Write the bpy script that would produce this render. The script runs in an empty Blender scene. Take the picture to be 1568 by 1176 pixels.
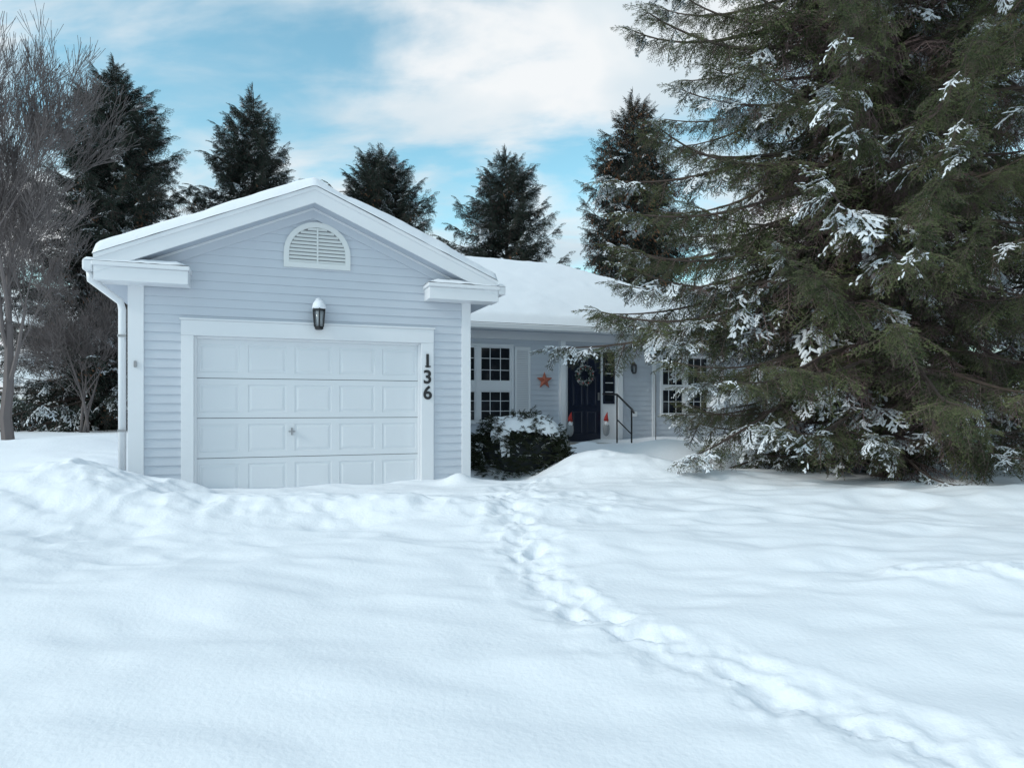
import bpy, math, random
import numpy as np
from mathutils import Vector, Matrix, Euler
rnd = random.Random(7)
scene = bpy.context.scene
scene.view_settings.view_transform = 'Standard'
scene.view_settings.look = 'None'
scene.view_settings.exposure = 0
COL = scene.collection

# ------------------------------------------------------------------ materials
def new_mat(name):
    m = bpy.data.materials.new(name); m.use_nodes = True
    nt = m.node_tree; b = nt.nodes['Principled BSDF']
    return m, nt, b
def simple(name, col, rough=0.6, noise=0.0, nscale=8, bump=0.0, bscale=60, metallic=0):
    m, nt, b = new_mat(name)
    b.inputs['Base Color'].default_value = (*col, 1)
    b.inputs['Roughness'].default_value = rough
    b.inputs['Metallic'].default_value = metallic
    tc = nt.nodes.new('ShaderNodeTexCoord')
    if noise > 0:
        n = nt.nodes.new('ShaderNodeTexNoise'); n.inputs['Scale'].default_value = nscale; n.inputs['Detail'].default_value = 6
        nt.links.new(tc.outputs['Object'], n.inputs['Vector'])
        mx = nt.nodes.new('ShaderNodeMixRGB'); mx.blend_type = 'MIX'
        mx.inputs[1].default_value = (*[c*(1-noise) for c in col], 1)
        mx.inputs[2].default_value = (*[min(1, c*(1+noise)) for c in col], 1)
        nt.links.new(n.outputs['Fac'], mx.inputs[0]); nt.links.new(mx.outputs[0], b.inputs['Base Color'])
    if bump > 0:
        n = nt.nodes.new('ShaderNodeTexNoise'); n.inputs['Scale'].default_value = bscale; n.inputs['Detail'].default_value = 5
        nt.links.new(tc.outputs['Object'], n.inputs['Vector'])
        bp = nt.nodes.new('ShaderNodeBump'); bp.inputs['Strength'].default_value = bump; bp.inputs['Distance'].default_value = 0.01
        nt.links.new(n.outputs['Fac'], bp.inputs['Height']); nt.links.new(bp.outputs[0], b.inputs['Normal'])
    return m
def diffuse(name, col):
    m = bpy.data.materials.new(name); m.use_nodes = True; nt = m.node_tree; nt.nodes.clear()
    d = nt.nodes.new('ShaderNodeBsdfDiffuse'); d.inputs[0].default_value = (*col, 1)
    o = nt.nodes.new('ShaderNodeOutputMaterial'); nt.links.new(d.outputs[0], o.inputs[0]); return m
def snow_mat():
    m = bpy.data.materials.new('snow'); m.use_nodes = True; nt = m.node_tree; nt.nodes.clear()
    d = nt.nodes.new('ShaderNodeBsdfDiffuse'); d.inputs[0].default_value = (.875,.90,.94,1)
    n = nt.nodes.new('ShaderNodeTexNoise'); n.inputs['Scale'].default_value = 28; n.inputs['Detail'].default_value = 4
    tc = nt.nodes.new('ShaderNodeTexCoord'); nt.links.new(tc.outputs['Object'], n.inputs['Vector'])
    bp = nt.nodes.new('ShaderNodeBump'); bp.inputs['Strength'].default_value = .45; bp.inputs['Distance'].default_value = 0.012
    nt.links.new(n.outputs['Fac'], bp.inputs['Height']); nt.links.new(bp.outputs[0], d.inputs['Normal'])
    o = nt.nodes.new('ShaderNodeOutputMaterial'); nt.links.new(d.outputs[0], o.inputs[0]); return m
SNOW = snow_mat()
SNOWF = diffuse('snow_on_branches', (0.84, 0.87, 0.91))
SIDING = simple('vinyl_siding', (0.58, 0.615, 0.67), 0.5, 0.05, 2.5, 0.12, 90)
TRIM = simple('white_trim', (0.79, 0.80, 0.82), 0.45, 0.03, 3)
DOORW = simple('garage_door_paint', (0.745, 0.765, 0.79), 0.42, 0.02, 2, 0.15, 120)
VENT = simple('vent_vinyl', (0.76, 0.77, 0.76), 0.5)
SOFFIT = simple('soffit', (0.50, 0.54, 0.60), 0.6)
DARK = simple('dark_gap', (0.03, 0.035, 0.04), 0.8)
SHINGLE = simple('roof_shingle', (0.10, 0.10, 0.11), 0.9, 0.3, 30)
BLACK = simple('black_metal', (0.012, 0.012, 0.014), 0.35)
NAVY = simple('navy_door_paint', (0.006, 0.011, 0.028), 0.3)
GLASS = simple('window_glass', (0.012, 0.016, 0.022), 0.06)
LGLASS = simple('lantern_glass', (0.35, 0.38, 0.40), 0.1)
CONC = simple('concrete', (0.35, 0.31, 0.27), 0.9, 0.2, 10)
RED = simple('red_fabric', (0.40, 0.03, 0.025), 0.7)
RUST = simple('rusty_star', (0.42, 0.11, 0.06), 0.5, 0.35, 12)
SILVER = simple('metal_handle', (0.35, 0.35, 0.36), 0.35, metallic=1)
CURT = simple('curtain', (0.30, 0.31, 0.32), 0.9)
BARK = simple('spruce_bark', (0.085, 0.062, 0.052), 0.95, 0.4, 12, 0.8, 25)
BARKG = diffuse('grey_bark', (0.17, 0.148, 0.145))
BARKR = diffuse('reddish_twigs', (0.15, 0.115, 0.115))

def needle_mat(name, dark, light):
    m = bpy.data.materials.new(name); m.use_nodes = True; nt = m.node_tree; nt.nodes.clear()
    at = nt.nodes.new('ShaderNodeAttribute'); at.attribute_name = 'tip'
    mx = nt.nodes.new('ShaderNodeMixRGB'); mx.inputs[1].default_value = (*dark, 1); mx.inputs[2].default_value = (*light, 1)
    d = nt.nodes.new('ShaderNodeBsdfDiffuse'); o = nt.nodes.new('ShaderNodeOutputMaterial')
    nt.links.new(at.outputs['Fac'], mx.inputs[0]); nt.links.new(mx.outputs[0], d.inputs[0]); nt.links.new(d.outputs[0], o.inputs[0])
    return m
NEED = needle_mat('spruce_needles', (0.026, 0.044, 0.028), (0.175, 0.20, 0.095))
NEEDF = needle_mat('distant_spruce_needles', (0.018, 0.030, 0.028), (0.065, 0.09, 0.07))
YEW = needle_mat('yew_needles', (0.010, 0.018, 0.013), (0.055, 0.07, 0.04))
TWIG = diffuse('brown_twig', (0.16, 0.115, 0.11))
CONE = diffuse('spruce_cone', (0.22, 0.12, 0.075))

# ------------------------------------------------------------------ helpers
ANG = math.radians(20.2)
HO = Vector((-4.29, 8.9, 0)); ca, sa = math.cos(ANG), math.sin(ANG)
def l2w(t, s, z=0): return Vector((HO.x + ca*t - sa*s, HO.y + sa*t + ca*s, z))
class Grp:
    def __init__(self, name, t=0, s=0, z=0):
        self.e = bpy.data.objects.new(name, None); COL.objects.link(self.e)
        self.e.empty_display_size = 0.2
        self.e.location = l2w(t, s, z); self.e.rotation_euler = (0, 0, ANG)
        self.off = (t, s, z)
def make(name, verts, faces, mat, grp=None, smooth=False, bevel=0):
    me = bpy.data.meshes.new(name)
    if grp: verts = [(v[0]-grp.off[0], v[1]-grp.off[1], v[2]-grp.off[2]) for v in verts]
    me.from_pydata([tuple(v) for v in verts], [], faces); me.update()
    mats = mat if isinstance(mat, (list, tuple)) else [mat]
    for m in mats: me.materials.append(m)
    if smooth: me.polygons.foreach_set('use_smooth', [True]*len(me.polygons))
    ob = bpy.data.objects.new(name, me); COL.objects.link(ob)
    if grp: ob.parent = grp.e
    if bevel:
        b = ob.modifiers.new('bevel', 'BEVEL'); b.width = bevel; b.segments = 2; b.limit_method = 'ANGLE'
    return ob
BF = [(0,3,2,1),(4,5,6,7),(0,1,5,4),(1,2,6,5),(2,3,7,6),(3,0,4,7)]
def boxv(x, y, z):
    return [(x[0],y[0],z[0]),(x[1],y[0],z[0]),(x[1],y[1],z[0]),(x[0],y[1],z[0]),
            (x[0],y[0],z[1]),(x[1],y[0],z[1]),(x[1],y[1],z[1]),(x[0],y[1],z[1])]
def box(name, g, x, y, z, mat, bevel=0.004):
    return make(name, boxv(x,y,z), BF, mat, g, bevel=bevel)
def boxes(name, g, lst, mat, bevel=0):
    V=[];F=[]
    for x,y,z in lst:
        o=len(V); V+=boxv(x,y,z); F+=[tuple(i+o for i in f) for f in BF]
    return make(name,V,F,mat,g,bevel=bevel)
def tube(V, F, pts, rad, n=5):
    o=len(V); prev=None
    for i,p in enumerate(pts):
        p=Vector(p)
        d=(Vector(pts[min(i+1,len(pts)-1)])-Vector(pts[max(i-1,0)]))
        if d.length<1e-6: d=Vector((0,0,1))
        d.normalize()
        a=d.orthogonal() if prev is None else (prev - d*prev.dot(d))
        if a.length<1e-5: a=d.orthogonal()
        a.normalize(); prev=a; b=d.cross(a)
        for k in range(n):
            th=2*math.pi*k/n
            V.append(tuple(p+(a*math.cos(th)+b*math.sin(th))*rad[i]))
    for i in range(len(pts)-1):
        for k in range(n):
            k2=(k+1)%n
            F.append((o+i*n+k,o+i*n+k2,o+(i+1)*n+k2,o+(i+1)*n+k))
    F.append(tuple(o+k for k in range(n))[::-1]); F.append(tuple(o+(len(pts)-1)*n+k for k in range(n)))

def hsh(ix, iy, seed):
    v=np.sin(ix*127.1+iy*311.7+seed*74.7)*43758.5453
    return v-np.floor(v)
def vn(x,y,seed=0):
    xi=np.floor(x); yi=np.floor(y); xf=x-xi; yf=y-yi
    u=xf*xf*xf*(xf*(xf*6-15)+10); v=yf*yf*yf*(yf*(yf*6-15)+10)
    a=hsh(xi,yi,seed); b=hsh(xi+1,yi,seed); c=hsh(xi,yi+1,seed); d=hsh(xi+1,yi+1,seed)
    return (a+(b-a)*u)*(1-v)+(c+(d-c)*u)*v
def fbm(x,y,seed=0,oct=4):
    r=0;a=.5;t=0
    for i in range(oct):
        r=r+a*vn(x,y,seed+i*13); t+=a; a*=.5
        x,y=(x*1.6+y*1.2+5.3),(y*1.6-x*1.2+1.7)
    return r/t-.5

# ------------------------------------------------------------------ snow ground
TRAIL=[(.35,9.6),(.0,8.7),(-.10,8.0),(-.05,7.3),(.10,6.1),(.26,5.3),(.50,4.6),(.84,4.1),(1.2,3.72),(1.6,3.28),(2.0,2.88),(2.5,2.4),(3.1,1.7)]
def resample(P,step):
    out=[];acc=0
    for (a,b) in zip(P[:-1],P[1:]):
        a=np.array(a,float);b=np.array(b,float);L=np.linalg.norm(b-a);d=(b-a)/L
        s=acc
        while s<L: out.append((a+d*s,d)); s+=step
        acc=s-L
    return out
def ground_h(x,y):
    z=np.interp(y,[-60,-10,0,2.5,5,8.3,10,13,16,22,60,400],[-.8,-.7,-.5,-.34,-.12,.13,.16,.30,.48,.45,.3,.3])
    G=lambda cx,cy,h,sx,sy:h*np.exp(-((x-cx)/sx)**2-((y-cy)/sy)**2)
    z=z+G(-5.05,8.0,.44,.85,.65)+G(-6.9,7.1,.34,1.7,.7)+G(-8.3,12.5,.38,2.2,2.6)+G(-6.2,10,.2,1,1.2)+G(-4.3,7.2,.10,1.2,.35)
    z=z+G(1.25,10.4,.34,.8,.8)+G(2.1,10.1,.16,.6,.6)+G(3.0,9.7,.12,1.0,.7)+G(.05,10.6,-.16,.6,.45)+G(2.9,12.4,.38,1.0,.8)+G(1.4,13.0,.26,.5,.6)+G(2.4,14.3,.12,1.0,.5)
    z=z+G(4.6,5.3,.10,2.0,.5)+G(-1.9,7.5,.14,2.6,.4)+G(-.75,9.7,.12,.2,.25)+G(-4.1,8.3,.14,.4,.3)+G(-2.6,8.2,.07,.5,.3)+G(6,8.1,.12,2.6,.5)
    z=z+.15*fbm(x*.35,y*.6,3,3)+.09*fbm(x*.9,y*1.6,9,3)
    wb=np.exp(-((x-1.6)/1.4)**2-((y-10.2)/1.1)**2); z=z+wb*.22*(.16-np.sqrt(fbm(x*1.5+2,y*1.4,19,4)**2+.001))
    w=np.exp(-((y-7.5)/2.8)**2)
    rd=np.sqrt(fbm(x*.9+y*.4,y*1.7,15,3)**2+.002)
    z=z+w*.14*(.2-rd*1.6)
    wr=np.exp(-((x-4.0)/2.6)**2-((y-5.2)/1.6)**2); z=z+wr*.20*(.15-np.sqrt(fbm(x*.8+1,y*1.5+x*.3,23,3)**2+.0015))
    rl=np.sqrt(fbm(x*1.3+4,y*1.1,17,4)**2+.001); wl=np.exp(-((x+5.2)/2.2)**2-((y-6.6)/1.4)**2)
    z=z+wl*.30*(.18-rl)
    band=np.exp(-((y-7.75)/.75)**2)*np.clip((x+6)/1,0,1)*np.clip((1.8-x)/1,0,1)
    r=np.sqrt(fbm(x*2.1+3,y*2.6,21,4)**2+.0006)
    z=z+band*(.30*(.2-r))
    band2=np.exp(-((y-5.35-.25*np.sin(x*1.3))/.22)**2)*np.clip((x-2.4)/.7,0,1)*np.clip((7-x)/1,0,1)
    z=z+band2*(.28*(.2-np.abs(fbm(x*2.2,y*3.5,31,4))))
    pts=np.array([p for p,d in resample(TRAIL,.08)])
    m=(x>-1.5)&(x<5)&(y>1.2)&(y<10.2)
    xm=x[m];ym=y[m];d2=np.full(xm.shape,9.)
    for p in pts: d2=np.minimum(d2,(xm-p[0])**2+(ym-p[1])**2)
    wob=1+1.6*fbm(xm*2.5,ym*2.5,51,3)
    dz=-.026*np.exp(-d2/(.19*wob)**2)+.008*np.exp(-((np.sqrt(d2)-.31*wob)/.08)**2)
    dz+=np.exp(-d2/.26**2)*.17*(.14-np.abs(fbm(xm*5,ym*5,61,4)))
    rr=random.Random(4)
    P=resample(TRAIL,.05); i=0; k=0
    while i<len(P):
        p,d=P[i]; k+=1
        side=1 if k%2 else -1
        n=np.array([-d[1],d[0]])
        c=p+n*side*rr.uniform(.02,.14)+d*rr.uniform(-.05,.05)
        ang=rr.uniform(-.5,.5); d_=np.array([d[0]*math.cos(ang)-d[1]*math.sin(ang),d[0]*math.sin(ang)+d[1]*math.cos(ang)]); n_=np.array([-d_[1],d_[0]])
        a=(xm-c[0])*d_[0]+(ym-c[1])*d_[1]; b=(xm-c[0])*n_[0]+(ym-c[1])*n_[1]
        q=((a/rr.uniform(.09,.16))**2+(b/rr.uniform(.05,.09))**2)*(1+1.3*fbm(xm*8,ym*8,k,2))
        dep=rr.uniform(.012,.042)
        dz+=-dep*np.exp(-np.clip(q,0,30)**1.2)+dep*.3*np.exp(-((np.sqrt(np.clip(q,0,30))-1.5)/.4)**2)
        i+=rr.randint(3,6)
    z=z.copy(); z[m]+=dz
    return z
def axis(lo,hi,step,far_lo,far_hi,g=1.12):
    a=list(np.arange(lo,hi,step)); s=step;v=lo;L=[]
    while v>far_lo: s*=g; v-=s; L.append(v)
    s=step;v=a[-1];R=[]
    while v<far_hi: s*=g; v+=s; R.append(v)
    return np.array(L[::-1]+a+R)
gx=axis(-7.5,7.5,.030,-900,900,1.1); gy=axis(1.6,10.5,.026,-300,1500,1.08)
GX,GY=np.meshgrid(gx,gy); GZ=ground_h(GX.ravel(),GY.ravel())
nx,ny=len(gx),len(gy)
co=np.stack([GX.ravel(),GY.ravel(),GZ],1)
ii=np.arange(nx*ny).reshape(ny,nx)
fa=np.stack([ii[:-1,:-1],ii[:-1,1:],ii[1:,1:],ii[1:,:-1]],-1).reshape(-1,4)
def arr_mesh(name,co,fa,smooth=False):
    me=bpy.data.meshes.new(name); k=fa.shape[1]
    me.vertices.add(len(co)); me.vertices.foreach_set('co',co.astype(np.float32).ravel())
    me.loops.add(fa.size); me.loops.foreach_set('vertex_index',fa.astype(np.int32).ravel())
    me.polygons.add(len(fa)); me.polygons.foreach_set('loop_start',(np.arange(len(fa))*k).astype(np.int32))
    me.polygons.foreach_set('use_smooth',np.full(len(fa),smooth,dtype=bool))
    me.update(calc_edges=True)
    return me
def grid_mesh(name,co,fa,mat,grp=None):
    if grp: co=co-np.array(grp.off)
    me=arr_mesh(name,co,fa,True); me.validate(); me.materials.append(mat)
    ob=bpy.data.objects.new(name,me); COL.objects.link(ob)
    if grp: ob.parent=grp.e
    return ob
grid_mesh('snow_ground',co,fa,SNOW)
def gh(x,y): return float(ground_h(np.array([x],float),np.array([y],float))[0])

# ------------------------------------------------------------------ house
H=Grp('suburban_house')
def siding(name,g,a,b,z0,z1,s,lfun=None,rfun=None,side=None,step=.115):
    V=[];F=[]
    k=math.floor(z0/step)
    while k*step<z1-1e-4:
        za=max(k*step,z0); zb=min((k+1)*step,z1); k+=1
        oa=.016*(1-(za-(k-1)*step)/step)+.002; ob_=.002
        def P(x,z,o):
            return (x,s-o,z) if side is None else (side[0]+side[1]*o,x,z)
        la=lfun(za) if lfun else a; lb=lfun(zb) if lfun else a
        ra=rfun(za) if rfun else b; rb=rfun(zb) if rfun else b
        if rb<lb: lb=rb=(lb+rb)/2
        if ra<=la: continue
        o=len(V)
        V+=[P(la,za,oa),P(ra,za,oa),P(rb,zb,ob_),P(lb,zb,ob_),P(la,za,-.004),P(ra,za,-.004)]
        F+=[(o,o+1,o+2,o+3),(o+4,o+5,o+1,o)]
    return make(name,V,F,SIDING,g)
TC=1.635; SL=.43
W0,W1=-.62,3.89
box('garage_walls_core',H,(W0+.02,W1-.02),(.13,4.5),(-.4,2.93),SIDING,0)
gz=lambda t:4.04-SL*abs(t-TC)
make('gable_core',[(W0+.02,.02,2.7),(W1-.02,.02,2.7),(W1-.02,.02,gz(W1)-.05),(TC,.02,gz(TC)-.05),(W0+.02,.02,gz(W0)-.05),
                   (W0+.02,.12,2.7),(W1-.02,.12,2.7),(W1-.02,.12,gz(W1)-.05),(TC,.12,gz(TC)-.05),(W0+.02,.12,gz(W0)-.05)],
     [(0,1,2,3,4),(9,8,7,6,5),(0,5,6,1),(1,6,7,2),(2,7,8,3),(3,8,9,4),(4,9,5,0)],SIDING,H)
D0,D1,DT=.13,3.15,2.15
siding('siding_left',H,W0+.1,D0-.1,-.1,2.3,0)
siding('siding_right',H,D1+.1,W1-.1,.13,2.3,0)
siding('siding_gable',H,W0+.1,W1-.1,2.3,4.0,0,lambda z:max(W0+.05,TC-(4.02-z)/SL),lambda z:min(W1-.05,TC+(4.02-z)/SL))
siding('siding_side_right',H,0.0,4.36,.1,2.9,0,side=(W1-.005,1))
siding('siding_side_left',H,0.0,12.0,.1,2.9,0,side=(W0+.005,-1))
box('foundation',H,(D1+.19,W1-.01),(.004,.12),(-.3,.125),CONC)
box('corner_board_left',H,(W0-.012,-.45),(-.03,.1),(-.1,2.80),TRIM)
box('corner_board_right',H,(3.765,W1+.012),(-.03,.1),(.10,2.80),TRIM)
box('door_trim_left',H,(-.02,D0),(-.035,.10),(-.2,DT-.001),TRIM)
box('door_trim_right',H,(D1,D1+.185),(-.035,.10),(-.2,DT-.001),TRIM)
box('door_trim_head',H,(-.022,D1+.187),(-.038,.10),(DT,DT+.20),TRIM)
box('door_trim_cap',H,(-.04,D1+.205),(-.055,.02),(DT+.201,DT+.225),TRIM)
secs=[];V=[];F=[]
hs=.533
for i in range(4):
    z0=i*hs+.004; z1=(i+1)*hs-.004
    secs.append(((D0-.02,D1+.02),(.08,.115),(z0,z1)))
    n=5; w=(D1-D0)/n
    for j in range(n):
        a=D0+j*w+.055; b=D0+(j+1)*w-.055; c=z0+.075; d=z1-.075
        rings=[(0,.0795),(.008,.0885),(.02,.0885),(.050,.079)]
        o=len(V)
        for ins,s in rings:
            V+=[(a+ins,s,c+ins),(b-ins,s,c+ins),(b-ins,s,d-ins),(a+ins,s,d-ins)]
        for r in range(3):
            for k in range(4):
                k2=(k+1)%4; F.append((o+r*4+k,o+r*4+k2,o+(r+1)*4+k2,o+(r+1)*4+k))
        F.append((o+12,o+13,o+14,o+15))
strips=[]
for (tx,sx,zx) in secs:
    z0,z1=zx
    strips+= [(tx,sx,(z0,z0+.075)),(tx,sx,(z1-.075,z1))]
    w=(D1-D0)/5
    edges=[D0-.02]
    for j in range(5): edges+=[D0+j*w+.055,D0+(j+1)*w-.055]
    edges.append(D1+.02)
    for j in range(0,12,2): strips.append(((edges[j],edges[j+1]),sx,(z0+.0752,z1-.0752)))
boxes('garage_door_sections',H,strips,DOORW)
make('garage_door_panels',V,F,DOORW,H)
box('garage_door_backing',H,(D0-.03,D1+.03),(.105,.128),(-.2,2.2),DARK,0)
box('door_stop',H,(D0,D0+.03),(.03,.079),(-.1,DT),TRIM,.002)
box('door_stop_r',H,(D1-.03,D1),(.03,.079),(-.1,DT),TRIM,.002)
box('door_stop_t',H,(D0+.031,D1-.031),(.03,.079),(DT-.03,DT-.001),TRIM,.002)
boxes('door_handle',H,[((1.345,1.365),(.055,.082),(.83,.93)),((1.31,1.40),(.035,.055),(.872,.888))],SILVER,.003)
EL,ER=-.95,4.22
def rakepiece(name,sgn,top,bot,s0,s1,mat,tend=None):
    te=(EL if sgn<0 else ER) if tend is None else tend
    d=abs(te-TC)
    V=[(TC,s0,top),(te,s0,top-SL*d),(te,s0,bot-SL*d),(TC,s0,bot),(TC,s1,top),(te,s1,top-SL*d),(te,s1,bot-SL*d),(TC,s1,bot)]
    return make(name,V,[(0,1,2,3),(7,6,5,4),(0,4,5,1),(1,5,6,2),(2,6,7,3),(3,7,4,0)],mat,H)
for sg in (-1,1):
    rakepiece('rake_board',sg,4.165,3.955,-.335,-.305,TRIM)
    rakepiece('rake_drip',sg,4.180,4.125,-.350,-.336,TRIM)
    rakepiece('soffit_rake',sg,3.985,3.965,-.304,0,SOFFIT)
    rakepiece('roof_deck',sg,4.184,4.166,-.335,6.5,SHINGLE)
    te=(W0-.01) if sg<0 else (W1+.01)
    rakepiece('frieze_board',sg,3.962,3.82,-.034,.0,SIDING,tend=te)
    rakepiece('frieze_lip',sg,3.963,3.935,-.055,-.035,TRIM,tend=te)
def ret(t0,t1,inner):
    box('eave_return',H,(t0,t1),(-.33,-.002),(2.76,2.93),TRIM,.006)
    box('return_crown',H,(t0-.02,t1+.02),(-.36,-.001),(2.931,2.985),TRIM,.01)
    a,b=(t0-.015,t1+.01)
    N=14;M=8;V=[];F=[]
    for j in range(M+1):
        for i in range(N+1):
            u=i/N;v=j/M
            e=min(u,1-u)*8; e2=min(v,1)*5
            h=.06*min(1,e)*min(1,e2)+.012*rnd.random()
            V.append((a+(b-a)*u,-.355+.35*v,2.987+h))
    for j in range(M):
        for i in range(N): o=j*(N+1)+i; F.append((o,o+1,o+N+2,o+N+1))
    make('return_snow',V,F,SNOW,H,True)
ret(-.95,.09,1); ret(3.2,4.24,-1)
box('side_soffit_left',H,(-.95,W0-.02),(.0,12),(2.77,2.80),SOFFIT,0)
box('side_soffit_right',H,(W1+.02,4.22),(.0,3.95),(2.77,2.80),SOFFIT,0)
box('fascia_left',H,(-.955,-.93),(.0,12),(2.80,3.02),TRIM)
box('fascia_right',H,(4.205,4.23),(.0,3.9),(2.80,3.02),TRIM)
def gutter(name,t0,t1,s0,s1,z0,z1):
    box(name,H,(t0,t1),(s0,s1),(z0,z1),TRIM,.02)
gutter('gutter_left',-1.07,-.957,-.34,11.9,2.87,3.0)
gutter('gutter_right',4.242,4.35,-.34,3.7,2.87,3.0)
V=[];F=[]
tube(V,F,[(-1.01,-.2,2.88),(-1.01,-.2,2.78),(-.72,.0,2.55),(-.70,.02,2.45),(-.70,.02,.1)],[.045]*5,8)
make('downspout',V,F,TRIM,H,True)
boxes('downspout_straps',H,[((-.75,-.65),(-.03,-.027),(z,z+.03)) for z in (.9,2.1)],SILVER)
box('hose_bib',H,(-.56,-.53),(-.06,-.03),(1.72,1.80),SILVER)
def roof_snow(name,t0,t1,s0,s1,zf,th,step,seed,edge=.16,lump=.9):
    nt_=int((t1-t0)/step)+1; ns=int((s1-s0)/step)+1
    T,S=np.meshgrid(np.linspace(t0,t1,nt_),np.linspace(s0,s1,ns))
    T=T.ravel();S=S.ravel()
    e=np.minimum(np.minimum(T-t0,t1-T),np.minimum(S-s0,s1-S))
    k=np.sqrt(np.clip(1-(1-np.clip(e/edge,0,1))**2,0,1))
    z=zf(T,S)+.004+th*k*(1+lump*fbm(T*1.0,S*1.0,seed,3))+.02*k*fbm(T*5,S*5,seed+5,2)
    T2=T+(e<.001)*.02*fbm(T*4,S*4,seed+3,2); S2=S+(e<.001)*(.03*fbm(T*4+9,S*4,seed+4,2)-.012)
    i=np.arange(nt_*ns).reshape(ns,nt_)
    f=np.stack([i[:-1,:-1],i[:-1,1:],i[1:,1:],i[1:,:-1]],-1).reshape(-1,4)
    grid_mesh(name,np.stack([T2,S2,z],1),f,SNOW,H)
roof_snow('garage_roof_snow',EL-.01,ER+.01,-.352,7.5,lambda t,s:4.180-SL*np.sqrt((t-TC)**2+.0003),.13,.035,71,.10)
roof_snow('gutter_snow',-1.06,-.93,-.34,11.8,lambda t,s:2.99+0*t,.05,.03,74,.05)
roof_snow('gutter_snow_right',4.23,4.345,-.34,3.7,lambda t,s:2.99+0*t,.05,.03,75,.05)
MT0,MT1,MS0,MS1=-.95,13.6,3.98,12.8
zm=lambda t,s:3.03+.5*np.minimum(np.minimum(t-MT0,MT1-t),np.minimum(s-MS0,MS1-s))
roof_snow('main_roof_snow',MT0,MT1,MS0,MS1,zm,.17,.08,81,.22,.35)
r=(MS1-MS0)/2; zr=3.03+.5*r
make('main_roof_deck',[(MT0,MS0,2.99),(MT1,MS0,2.99),(MT1,MS1,2.99),(MT0,MS1,2.99),(MT0,MS0,3.03),(MT1,MS0,3.03),(MT1,MS1,3.03),(MT0,MS1,3.03),(MT0+r,MS0+r,zr),(MT1-r,MS0+r,zr)],
     [(3,2,1,0),(0,1,5,4),(1,2,6,5),(2,3,7,6),(3,0,4,7),(4,5,9,8),(5,6,9),(6,7,8,9),(7,4,8)],SHINGLE,H)
SM=4.36
box('main_core',H,(W0+.03,13.2),(4.40,12.4),(-.4,2.95),SIDING,0)
box('main_soffit',H,(4.24,13.55),(3.99,4.42),(2.90,2.925),SOFFIT,0)
box('main_fascia',H,(4.24,13.58),(3.955,3.985),(2.88,3.02),TRIM)
gutter('main_gutter',4.36,13.6,3.85,3.953,2.89,3.01)
box('main_frieze',H,(3.95,13.2),(4.31,4.36),(2.72,2.898),TRIM)
def window(t0,t1,z0,z1,cols,splits,muntins=(3,3),nm='window'):
    fr=.055; s=SM
    L=[((t0,t1),(s-.05,s+.03),(z1-fr,z1)),((t0,t1),(s-.065,s+.03),(z0,z0+fr)),
       ((t0,t0+fr),(s-.05,s+.03),(z0+fr,z1-fr)),((t1-fr,t1),(s-.05,s+.03),(z0+fr,z1-fr))]
    xs=[]
    W=(t1-t0-2*fr-(cols-1)*.10)/cols
    for c in range(cols):
        a=t0+fr+c*(W+.10); xs.append((a,a+W))
        if c<cols-1: L.append(((a+W,a+W+.10),(s-.045,s+.03),(z0+fr,z1-fr)))
    mz0,mz1=splits
    for a,b in xs: L.append(((a,b),(s-.04,s+.03),(mz0,mz1)))
    boxes(nm+'_frame',H,L,TRIM,.004)
    M=[];gl=[]
    for a,b in xs:
        for c,d,rows in ((z0+fr,mz0,muntins[1]),(mz1,z1-fr,muntins[1])):
            gl.append(((a-.01,b+.01),(s+.018,s+.028),(c-.01,d+.01)))
            M+= [((a,a+.028),(s-.02,s+.017),(c,d)),((b-.028,b),(s-.02,s+.017),(c,d)),((a+.028,b-.028),(s-.02,s+.017),(c,c+.028)),((a+.028,b-.028),(s-.02,s+.017),(d-.028,d))]
            for k in range(1,muntins[0]):
                x=a+(b-a)*k/muntins[0]; M.append(((x-.007,x+.007),(s+.004,s+.016),(c+.028,d-.028)))
            for k in range(1,rows):
                z=c+(d-c)*k/rows; M.append(((a+.028,b-.028),(s+.005,s+.0165),(z-.007,z+.007)))
    boxes(nm+'_muntins',H,M,TRIM); boxes(nm+'_glass',H,gl,GLASS)
window(4.56,6.2,.86,2.6,2,(1.58,1.78),(3,3),'front_window')
window(9.96,11.4,1.0,2.5,2,(1.66,1.74),(3,2),'bedroom_window')
def shutter(t0,t1,z0,z1):
    L=[((t0,t0+.05),(SM-.045,SM-.01),(z0,z1)),((t1-.05,t1),(SM-.045,SM-.01),(z0,z1)),((t0+.05,t1-.05),(SM-.044,SM-.01),(z0,z0+.07)),((t0+.05,t1-.05),(SM-.044,SM-.01),(z1-.07,z1))]
    z=z0+.08
    while z<z1-.09:
        L.append(((t0+.05,t1-.05),(SM-.035,SM-.012),(z,z+.028))); z+=.04
    boxes('shutter',H,L,TRIM)
shutter(6.23,6.6,.9,2.56)
shutter(11.43,11.8,1.0,2.5)
siding('main_siding_a',H,3.9,4.56,.1,2.73,SM)
siding('main_siding_b',H,4.56,6.2,.1,.86,SM); siding('main_siding_c',H,4.56,6.2,2.6,2.73,SM)
siding('main_siding_d',H,6.2,7.3,.1,2.73,SM)
siding('main_siding_e',H,8.86,9.96,.1,2.73,SM)
siding('main_siding_f',H,9.96,11.4,.1,1.0,SM); siding('main_siding_g',H,9.96,11.4,2.5,2.73,SM)
siding('main_siding_h',H,11.4,13.2,.1,2.73,SM)
siding('main_siding_i',H,7.3,8.86,2.6,2.73,SM)
box('trim_post_a',H,(7.3,7.42),(4.22,4.39),(.3,2.72),TRIM)
box('trim_post_b',H,(8.76,8.88),(4.22,4.39),(.3,2.72),TRIM)
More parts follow.
